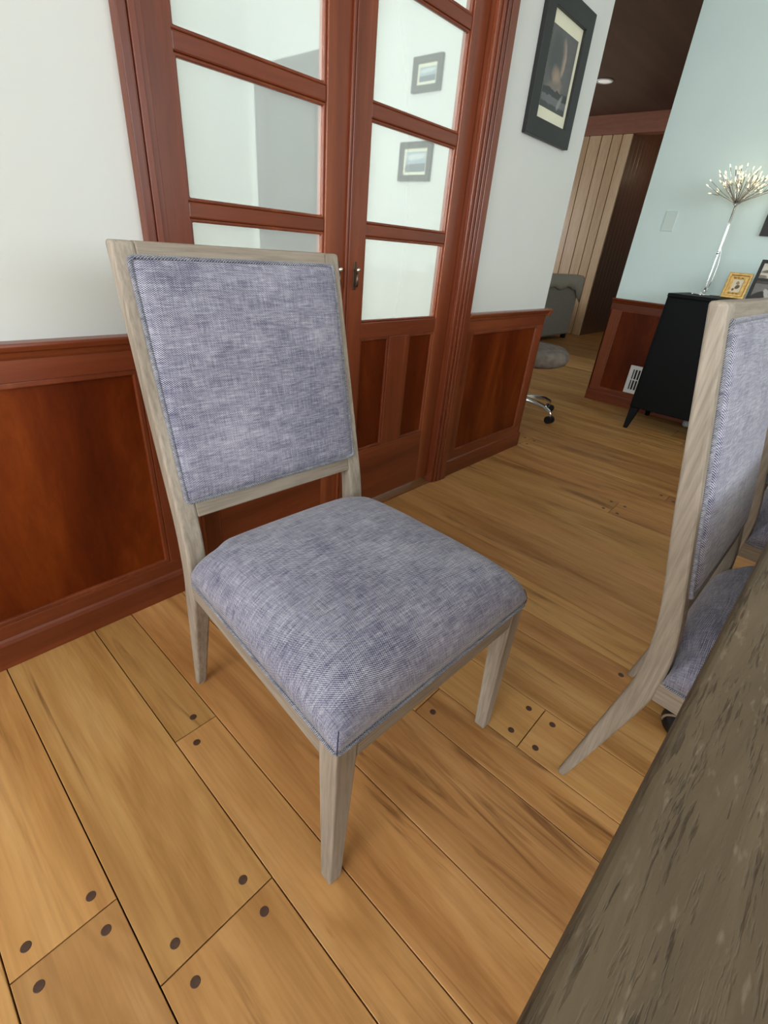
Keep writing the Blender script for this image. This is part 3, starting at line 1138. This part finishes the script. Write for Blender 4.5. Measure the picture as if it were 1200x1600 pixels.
    def back_fx(u, v):
        e = max(0.0, (1 - abs(u) ** 22)) * max(0.0, (1 - abs(v) ** 22))
        side = e ** 0.5
        h = -0.0035 + 0.0125 * side + 0.011 * ((1 - u * u) * (1 - v * v)) ** 0.6
        l = L0 + (L1 - L0) * (v + 1) / 2
        x = u * PH
        p = org + sl * l + nr * h + Vector((x, 0, 0))
        return p, (x + 1.3, l + 0.4)
    pan = cushion('back_cushion', back_fx, 44, 44, BLUE, ch)
    cs = [org + sl * l + nr * 0.002 + Vector((x, 0, 0)) for x, l in ((-PH, L0), (PH, L0), (PH, L1), (-PH, L1))]
    pipe_uv('piping', rounded_loop(cs, 0.010), 0.0042, PIPE, pan)
    # rear of the backrest

    def rear_fx(u, v):
        e = max(0.0, (1 - abs(u) ** 10)) * max(0.0, (1 - abs(v) ** 10))
        l = L0 + 0.02 + (L1 - L0 - 0.04) * (v + 1) / 2
        x = u * (PH - 0.016)
        p = org + sl * l - nr * (0.0205 + 0.007 * e ** 0.45) + Vector((x, 0, 0))
        return p, (x + 2.7, l + 0.1)
    cushion('back_lining', rear_fx, 16, 16, BLUE, ch)
    return ch


chair = make_chair('weathered oak dining chair with blue woven seat, standing free before the doors', (0.582, 0.832, 0), math.radians(-2.2))
ch2 = copy_tree(chair)
ch2.location = (1.058, 0.032, 0)
ch2.rotation_euler = (0, 0, math.radians(-1.9))
ch2['label'] = 'weathered oak dining chair tucked under the table, its whole side and blue back showing'
ch3 = copy_tree(chair)
ch3.location = (1.80, 0.022, 0)
ch3.rotation_euler = (0, 0, 0)
ch3['label'] = 'dining chair mostly hidden behind the other chair tucked under the table'

# ------------------------------------------------------------------ dining table
tb = thing('dining_table', 'weathered grey oak dining table with open grained top', 'table', (0.75, -0.53, 0), math.radians(-1.5))
bm = new_bm()
add_box(bm, -1.15, 2.05, -0.52, 0.500, 0.714, 0.760)
obj('table_top', bm, TABLEM, tb, 0.006, seg=3)
boxes('apron', OAK_X, [(-1.0, 1.9, 0.32, 0.345, 0.62, 0.714), (-1.0, 1.9, -0.385, -0.36, 0.62, 0.714),
                       (-1.0, -0.975, -0.36, 0.32, 0.62, 0.714), (1.875, 1.9, -0.36, 0.32, 0.62, 0.714)], tb, 0.002)
for sx, sy in ((-1.05, 0.33), (-1.05, -0.37), (1.93, 0.33), (1.93, -0.37)):
    bm = new_bm()
    add_loft(bm, [[(sx - a, sy - a, z), (sx + a, sy - a, z), (sx + a, sy + a, z), (sx - a, sy + a, z)] for a, z in ((0.03, 0), (0.042, 0.6), (0.042, 0.714))])
    obj('leg', bm, OAK_Z, tb, 0.004)

# small black object with a pale band on the floor beneath the table edge
it = thing('floor_object', 'small black object with a pale band lying on the floor under the table edge', 'small object', (1.185, -0.070, 0), math.radians(20))
bm = new_bm()
add_loft(bm, [[(math.cos(k * math.pi / 8) * a, math.sin(k * math.pi / 8) * b, z) for k in range(16)]
              for a, b, z in ((0.045, 0.030, 0), (0.052, 0.036, 0.006), (0.052, 0.036, 0.020), (0.044, 0.030, 0.030), (0.02, 0.014, 0.034))])
obj('body', bm, RUBBER, it, smooth=True)
bm = new_bm()
add_tube(bm, [(math.cos(a) * 0.004 - 0.006, math.sin(a) * 0.037, 0.012 + 0.024 * abs(math.cos(a)) ** 0.5) for a in [(-0.5 + q / 12) * math.pi for q in range(13)]], 0.0035, 8)
obj('band', bm, plain('pale_band', srgb(120, 100, 80), 0.6), it, smooth=True)

# ------------------------------------------------------------------ black cabinet and what stands on it
CZ = 0.916
cab = thing('black_cabinet', 'black lacquered cabinet on tapered legs against the pale wall', 'cabinet', (4.05, 0.30, 0))
cy0, cy1 = -0.66, 0.665
cx0, cx1 = -0.268, 0.255
boxes('body', BLACK, [(cx0 + 0.012, cx1, cy0, cy1, 0.150, CZ - 0.022)], cab, 0.003)
boxes('top', BLACK, [(cx0, cx1 + 0.003, cy0, cy1, CZ - 0.022, CZ)], cab, 0.003)
for k in range(2):
    a = cy0 + 0.016 + k * 0.648
    dr = boxes('door', BLACK, [(cx0, cx0 + 0.0115, a, a + 0.641, 0.158, CZ - 0.028)], cab, 0.002)
    bm = new_bm()
    yk = a + (0.60 if k == 0 else 0.04)
    add_tube(bm, [(cx0, yk, 0.55), (cx0 - 0.012, yk, 0.55), (cx0 - 0.02, yk, 0.55)], [0.005, 0.005, 0.010], 10)
    obj('knob', bm, BRONZE, dr, smooth=True)
for sx, sy, dx, dy in ((cx0 + 0.035, cy1 - 0.035, -0.045, 0.012), (cx1 - 0.05, cy1 - 0.035, 0.03, 0.012), (cx0 + 0.035, cy0 + 0.035, -0.045, -0.012), (cx1 - 0.05, cy0 + 0.035, 0.03, -0.012)):
    bm = new_bm()
    add_loft(bm, [[(sx + ox + q * a, sy + oy + r * a, z) for q, r in ((-1, -1), (1, -1), (1, 1), (-1, 1))] for a, ox, oy, z in ((0.013, dx, dy, 0), (0.030, 0, 0, 0.151))])
    obj('leg', bm, BLACK, cab, 0.003)

# vent register in the wainscot
vt = thing('wall_register', 'white metal wall vent register in the wainscot beside the black cabinet', 'vent', (RX - 0.004, 1.07, 0.235))
bm = new_bm()
frame4(bm, (0, 0.125, -0.110), (0, -0.25, 0), (0, 0, 0.220), 0.030, 0.0, 0.010)
obj('frame', bm, WHITE, vt, 0.002)
boxes('duct_back', RUBBER, [(-0.0015, 0, -0.095, 0.095, -0.080, 0.080)], vt)
for k in range(8):
    y = -0.082 + k * 0.0234
    bm = new_bm()
    add_box(bm, -0.008, -0.0016, y - 0.004, y + 0.004, -0.080, 0.080)
    obj('slat', bm, WHITE, vt)
boxes('mullion', WHITE, [(-0.0095, -0.0081, -0.095, 0.095, -0.004, 0.004)], vt)

# blank switch plate
sp = thing('switch_plate', 'blank painted switch plate on the pale wall above the wainscot', 'wall plate', (RX, 1.262, 1.353))
boxes('plate', PLATE, [(-0.006, 0, -0.040, 0.040, -0.063, 0.063)], sp, 0.002)
for z in (-0.042, 0.042):
    bm = new_bm()
    add_tube(bm, [(-0.0058, 0, z), (-0.0072, 0, z)], 0.003, 8)
    obj('screw', bm, PLATE, sp)

# spray lamp of silver wires with small lit tips
lamp = thing('spray_lamp', 'silver flower shaped wire lamp with glowing tips on the black cabinet', 'lamp', (4.10, 0.834, CZ))
bm = new_bm()
add_lathe(bm, [(0.055, 0.0), (0.058, 0.003), (0.055, 0.006), (0.018, 0.009), (0.010, 0.016), (0.006, 0.020)], 0.0, 0.010, 24)
obj('base', bm, CHROME, lamp, smooth=True)
bm = new_bm()
add_tube(bm, [(0, -0.006, 0.012), (0, -0.006, 0.05), (0, -0.005, 0.12), (0, -0.004, 0.25), (0, -0.002, 0.40), (0, 0.0, 0.525)], [0.005, 0.0055, 0.0055, 0.0055, 0.0055, 0.007], 10)
obj('stem', bm, CHROME, lamp, smooth=True)
bm = new_bm()
add_tube(bm, [(0.004, -0.014, 0.01), (0.006, -0.026, 0.09), (0.004, -0.028, 0.18), (0.004, -0.020, 0.245), (0.004, -0.008, 0.28), (0.004, -0.008, 0.40), (0.003, -0.005, 0.51)], 0.0022, 6)
obj('wire', bm, SILVER, lamp, smooth=True)
bm = new_bm()
add_lathe(bm, [(0.0065, 0.245), (0.0085, 0.250), (0.0085, 0.258), (0.0065, 0.263)], 0, -0.001, 12)
obj('stem_joint', bm, CHROME, lamp, smooth=True)
tips = []
bm = new_bm()
NW = 40
for k in range(NW):
    ring = k % 4
    el = math.radians((25, 36, 52, 72)[ring]) + random.uniform(-0.09, 0.09)
    az = k * 2.39996
    ln = (0.230, 0.205, 0.175, 0.150)[ring] * random.uniform(0.8, 1.12)
    d = Vector((math.cos(az) * math.cos(el), math.sin(az) * math.cos(el), math.sin(el)))
    st = Vector((0, 0, 0.510))
    p1 = st + Vector((d.x * 0.5, d.y * 0.5, 0.5)).normalized() * 0.035
    mid = p1 + d * ln * 0.5
    tp = p1 + d * ln
    tp.z += 0.010
    tp.x = min(tp.x, 0.222)
    add_tube(bm, [st, p1, mid, tp], [0.0030, 0.0028, 0.0025, 0.0022], 5)
    tips.append((tp, (tp - mid).normalized()))
    for fk in range(2):
        side = d.cross(Vector((random.random() - 0.5, random.random() - 0.5, random.random()))).normalized()
        t2 = mid + d * ln * random.uniform(0.1, 0.36) + side * 0.016
        if t2.x < 0.222:
            add_tube(bm, [mid, mid + d * ln * 0.06 + side * 0.008, t2], [0.0022, 0.0020, 0.0018], 5)
            tips.append((t2, (t2 - mid).normalized()))
o = obj('wire_spray', bm, SILVER, lamp, smooth=True)
o['kind'] = 'stuff'
bm = new_bm()
for tp, d in tips:
    add_tube(bm, [tp, tp + d * 0.006, tp + d * 0.016], [0.0024, 0.0032, 0.0016], 6)
o = obj('led_bulbs', bm, plain('warm_led', srgb(255, 240, 190), 0.3, emit=(1.0, 0.80, 0.42, 1), es=2.0), lamp, smooth=True)
o['kind'] = 'stuff'
pl = bpy.data.lights.new('lamp_glow', 'POINT')
pl.energy = 0.3
pl.color = (1.0, 0.82, 0.5)
pl.shadow_soft_size = 0.08
po = bpy.data.objects.new('lamp_glow', pl)
COL.objects.link(po)
po.parent = lamp
po.location = (0.06, -0.02, 0.64)

# gilt frame
gf = thing('gilt_photo_frame', 'small ornate gilt photo frame on the black cabinet', 'photo frame', (4.10, 0.652, CZ))
lean = math.radians(12)
ey = Vector((math.sin(lean), 0, math.cos(lean)))
O = Vector((-0.035, 0.067, 0.001))
bm = new_bm()
frame4(bm, O, (0, -0.134, 0), ey * 0.152, 0.016, -0.002, 0.012)
obj('outer_frame', bm, GOLD, gf, 0.003)
bm = new_bm()
frame4(bm, O + Vector((0, -0.016, 0)) + ey * 0.016, (0, -0.102, 0), ey * 0.120, 0.022, -0.002, 0.007)
obj('inner_frame', bm, GOLD, gf, 0.002)
for a in (0.030, 0.122):
    bm = new_bm()
    c = O + Vector((0, -0.067, 0)) + ey * a
    n = Vector((0, -1, 0)).cross(ey)
    for dy in (-0.022, 0, 0.022):
        p = c + Vector((0, dy, 0)) + n * 0.008
        add_tube(bm, [p - Vector((0, 0.012, 0)), p, p + Vector((0, 0.012, 0))], [0.002, 0.005, 0.002], 8)
    obj('ornament', bm, GOLD, gf, smooth=True)
card('photo', O + Vector((0, -0.038, 0)) + ey * 0.038, (0, -0.058, 0), ey * 0.076,
     print_mat('old_small_photo', srgb(226, 214, 182), [(0.5, 0.72, 0.16, 0.14, 0, srgb(150, 138, 108), 0.3, 2), (0.58, 0.42, 0.22, 0.16, 0.3, srgb(96, 76, 50), 0.3, 2), (0.25, 0.2, 0.12, 0.1, 0, srgb(110, 84, 52), 0.3, 2)]), gf, 0.003)
bm = new_bm()
n = Vector((0, -1, 0)).cross(ey)
p = O + Vector((0, -0.067, 0)) + ey * 0.10 - n * 0.003
add_tube(bm, [p, Vector((0.045, -0.0, 0.002))], 0.004, 6)
obj('easel_strut', bm, GOLD, gf)

# black collage frame
bf = thing('collage_photo_frame', 'black collage photo frame with monochrome photos on the black cabinet', 'photo frame', (4.10, 0.45, CZ))
ey = Vector((math.sin(lean), 0, math.cos(lean)))
O = Vector((-0.055, 0.122, 0.001))
H, W = 0.238, 0.26
bm = new_bm()
frame4(bm, O, (0, -W, 0), ey * H, 0.019, -0.004, 0.010)
ob = obj('frame', bm, BLACKF, bf, 0.002)
n = Vector((0, -1, 0)).cross(ey)
bm = new_bm()
c = O + ey * 0.120
frame_pts = [c + Vector((0, -0.013, 0)), c + Vector((0, -W + 0.013, 0)), c + Vector((0, -W + 0.013, 0)) + ey * 0.014, c + Vector((0, -0.013, 0)) + ey * 0.014]
add_loft(bm, [[q - n * 0.003 for q in frame_pts], [q + n * 0.009 for q in frame_pts]])
obj('cross_bar', bm, BLACKF, bf)
card('photo', O + Vector((0, -0.012, 0)) + ey * 0.132, (0, -W + 0.024, 0), ey * 0.095,
     print_mat('pale_photo', srgb(214, 208, 192), [(0.22, 0.45, 0.2, 0.1, 0.4, srgb(120, 112, 98), 0.4, 2), (0.1, 0.12, 0.12, 0.1, 0, srgb(130, 124, 112), 0.4, 2), (0.7, 0.5, 0.15, 0.3, 0, srgb(90, 84, 74), 0.4, 2)]), bf, 0.002)
card('photo', O + Vector((0, -0.012, 0)) + ey * 0.012, (0, -W + 0.024, 0), ey * 0.110,
     print_mat('monochrome_photo', srgb(120, 118, 114), [(0.5, 0.9, 0.7, 0.08, 0, srgb(70, 68, 66), 0.3, 4), (0.2, 0.2, 0.14, 0.32, -0.5, srgb(24, 24, 26), 0.3, 2), (0.36, 0.3, 0.06, 0.3, 0.2, srgb(188, 184, 180), 0.3, 2), (0.66, 0.3, 0.14, 0.3, 0.3, srgb(30, 30, 32), 0.3, 2)]), bf, 0.002)
bm = new_bm()
p = O + Vector((0, -W / 2, 0)) + ey * 0.16 - n * 0.005
add_tube(bm, [p, Vector((0.055, O.y - W / 2, 0.002))], 0.004, 6)
obj('easel_strut', bm, BLACKF, bf)


# ------------------------------------------------------------------ pictures on the walls
def wall_picture(label, o, ex, ey, border, mat_w, mats, th=0.022, group=None):
    """o corner on the wall plane; ex, ey edges; normal = ex x ey"""
    o, ex, ey = Vector(o), Vector(ex), Vector(ey)
    mid = o + ex / 2
    t = thing('framed_picture', label, 'picture', mid, group=group)
    o = -ex / 2
    n = ex.cross(ey).normalized()
    bm = new_bm()
    frame4(bm, o, ex, ey, border, 0.001, th)
    obj('frame', bm, BLACKF, t, 0.0015)
    ux, uy = ex.normalized(), ey.normalized()
    q = o + (ux + uy) * (border - 0.004) + n * 0.004
    card('mat_board', q, ex - ux * 2 * (border - 0.004), ey - uy * 2 * (border - 0.004), mats[0], t, 0.004)
    b2 = border + mat_w[0]
    b3 = border + mat_w[1]
    q = o + ux * b2 + uy * b3 + n * 0.008
    card('print', q, ex - ux * 2 * b2, ey - uy * 2 * b3, mats[1], t, 0.0015)
    return t


MATB = plain('cream_mat_board', srgb(222, 222, 196), 0.7, var=0.02)
portrait = print_mat('dark_soft_photo', srgb(84, 82, 80), [
    (0.56, 0.74, 0.10, 0.17, 0.25, srgb(150, 132, 118), 0.7, 2), (0.60, 0.60, 0.07, 0.13, -0.15, srgb(158, 138, 122), 0.7, 2),
    (0.30, 0.66, 0.26, 0.28, 0.2, srgb(66, 65, 64), 0.6, 2),
    (0.46, 0.36, 0.22, 0.13, -0.7, srgb(150, 130, 112), 0.8, 2), (0.40, 0.30, 0.30, 0.07, 0.2, srgb(112, 102, 94), 0.8, 2),
    (0.5, 0.22, 0.7, 0.045, 0.0, srgb(44, 44, 45), 0.25, 4), (0.5, 0.125, 0.7, 0.05, 0.0, srgb(96, 96, 98), 0.3, 4),
    (0.5, 0.02, 0.7, 0.05, 0.0, srgb(56, 56, 56), 0.4, 4), (0.72, 0.14, 0.12, 0.05, 0.9, srgb(128, 126, 124), 0.6, 2)], 0.3, 0.12)
wall_picture('black framed monochrome photo in a cream mat on the white wall beside the doors',
             (2.128, WY, 1.482), (0.392, 0, 0), (0, 0, 0.448), 0.062, (0.024, 0.041), (MATB, portrait))
sea = print_mat('grey_blue_print', srgb(150, 168, 178), [(0.5, 0.2, 0.8, 0.2, 0.05, srgb(92, 104, 112), 0.4, 4), (0.5, 0.75, 0.5, 0.15, 0.1, srgb(196, 204, 206), 0.6, 2)])
wall_picture('dark framed picture hanging on the pale wall over the photo frames',
             (RX, 0.682, 1.290), (0, -0.46, 0), (0, 0, 0.56), 0.045, (0.05, 0.05), (MATB, sea))
wall_picture('black framed print in the hall seen through the frosted glass, lower of two',
             (2.58, 2.393, 1.375), (0, -0.246, 0), (0, 0, 0.186), 0.03, (0.015, 0.015), (MATB, sea))
wall_picture('black framed print in the hall seen through the frosted glass, upper of two',
             (2.58, 2.345, 1.775), (0, -0.205, 0), (0, 0, 0.150), 0.03, (0.015, 0.015), (MATB, sea))

# ------------------------------------------------------------------ living room furniture
sofa = thing('sofa', 'grey upholstered sofa seen from behind in the living room', 'sofa', (6.86, 3.60, 0))
boxes('back', SOFAM, [(-0.80, 0.79, -0.45, -0.22, 0.06, 0.84)], sofa, 0.03)
boxes('seat_base', SOFAM, [(-0.66, 0.60, -0.23, 0.42, 0.06, 0.30)], sofa, 0.02)
for a, b in ((-0.80, -0.64), (0.59, 0.79)):
    boxes('arm', SOFAM, [(a, b, -0.23, 0.44, 0.06, 0.62)], sofa, 0.03)
for a, b in ((-0.635, -0.02), (-0.015, 0.585)):
    boxes('seat_cushion', SOFAM, [(a, b, -0.21, 0.44, 0.30, 0.45)], sofa, 0.03)
for sx in (-0.74, 0.73):
    for sy in (-0.40, 0.38):
        boxes('leg', RUBBER, [(sx - 0.03, sx + 0.03, sy - 0.03, sy + 0.03, 0, 0.06)], sofa)
# throw draped over the back
bm = new_bm()
NU = 26
rows = []
for k in range(NU + 1):
    x = -0.70 + 1.53 * k / NU
    edge = max(0.0, (x - 0.62) / 0.21)
    w = 0.006 * math.sin(k * 1.9)
    fall = 0.70 + 0.02 * math.sin(k * 0.8) - 0.21 * max(0, edge) ** 0.7
    rows.append([(x, -0.462 + w, fall), (x, -0.466 + w, 0.5 * (fall + 0.84)), (x, -0.458, 0.835), (x, -0.44, 0.852), (x, -0.335, 0.862), (x, -0.225, 0.856), (x, -0.205, 0.83), (x, -0.195 + w, 0.66)])
add_loft(bm, rows, cap=False, closed=False)
th = obj('throw_blanket', bm, THROW, smooth=True)
th.location = (6.86, 3.60, 0)
m = th.modifiers.new('solid', 'SOLIDIFY'); m.thickness = 0.012; m.offset = 1
tag(th, 'pale grey throw blanket draped over the back of the sofa', 'blanket')
# cushion standing on the sofa seat, its top showing over the back
cu = thing('throw_pillow', 'dark grey pillow propped on the sofa, showing above its back', 'pillow', (6.80, 3.72, 0.452))


def pil(u, v):
    e = ((1 - u ** 4) * (1 - v ** 4)) ** 0.5
    return (u * 0.30, -0.09 - 0.0 * e + 0.08 * e + 0.03 * v, 0.235 + v * 0.23), (u * 0.3, v * 0.2)


def pil2(u, v):
    e = ((1 - u ** 4) * (1 - v ** 4)) ** 0.5
    return (u * 0.30, -0.09 - 0.05 * e + 0.03 * v, 0.235 + v * 0.23), (u * 0.3, v * 0.2)


PILM = plain('dark_grey_pillow', srgb(104, 100, 94), 0.9, var=0.06, scale=20)
cushion('pillow_front', pil, 16, 16, PILM, cu)
cushion('pillow_back', pil2, 16, 16, PILM, cu)

# swivel stool with chrome star base
st = thing('swivel_stool', 'grey fur swivel stool on a chrome star base past the wall end', 'stool', (3.375, 1.625, 0))
bm = new_bm()
prof = [(0.02, 0.372), (0.21, 0.375), (0.255, 0.395), (0.27, 0.43), (0.265, 0.465), (0.235, 0.492), (0.14, 0.506), (0.01, 0.508)]
add_lathe(bm, prof, seg=40)
obj('seat', bm, FUR, st, smooth=True)
bm = new_bm()
add_lathe(bm, [(0.05, 0.365), (0.16, 0.372), (0.16, 0.376), (0.03, 0.376)], seg=20)
obj('seat_plate', bm, RUBBER, st)
bm = new_bm()
add_lathe(bm, [(0.032, 0.075), (0.036, 0.085), (0.036, 0.14), (0.026, 0.15), (0.026, 0.24), (0.018, 0.245), (0.018, 0.37)], seg=18)
obj('gas_column', bm, CHROME, st, smooth=True)
for k in range(5):
    a = math.radians(-100 + 72 * k)
    d = Vector((math.cos(a), math.sin(a), 0))
    s = Vector((-d.y, d.x, 0))
    bm = new_bm()
    rings = []
    for r_, z, w, h in ((0.03, 0.118, 0.020, 0.018), (0.14, 0.115, 0.017, 0.014), (0.22, 0.104, 0.014, 0.012), (0.275, 0.083, 0.012, 0.010), (0.292, 0.066, 0.008, 0.006)):
        c = d * r_ + Vector((0, 0, z))
        rings.append([c - s * w - Vector((0, 0, h)), c + s * w - Vector((0, 0, h)), c + s * w * 0.6 + Vector((0, 0, h)), c - s * w * 0.6 + Vector((0, 0, h))])
    add_loft(bm, rings)
    arm = obj('base_arm', bm, CHROME, st, 0.003, smooth=True)
    c = d * 0.285
    for q in (-1, 1):
        bm = new_bm()
        e = c + s * 0.016 * q
        ax = s * 0.010
        pts = [e - ax + Vector((0, 0, 0.027)), e + ax + Vector((0, 0, 0.027))]
        add_tube(bm, pts, 0.027, 16)
        obj('caster_wheel', bm, RUBBER, arm)
    bm = new_bm()
    add_tube(bm, [c + Vector((0, 0, 0.022)), c + Vector((0, 0, 0.068))], 0.006, 8)
    obj('caster_fork', bm, CHROME, arm)

# small pale thing lying on the floor under the cabinet
pb = thing('floor_ball', 'small pale grey round object on the floor under the black cabinet', 'small object', (4.24, 0.642, 0))
bm = new_bm()
add_lathe(bm, [(0.006, 0.0), (0.018, 0.004), (0.027, 0.016), (0.029, 0.028), (0.024, 0.042), (0.013, 0.052), (0.003, 0.055)], seg=18)
obj('shell', bm, plain('pale_grey_plastic', srgb(176, 182, 184), 0.4), pb, smooth=True)
bm = new_bm()
add_tube(bm, [(math.cos(k * math.pi / 8) * 0.0292, math.sin(k * math.pi / 8) * 0.0292, 0.028) for k in range(16)], 0.0012, 6, True)
obj('seam_ring', bm, SILVER, pb, smooth=True)
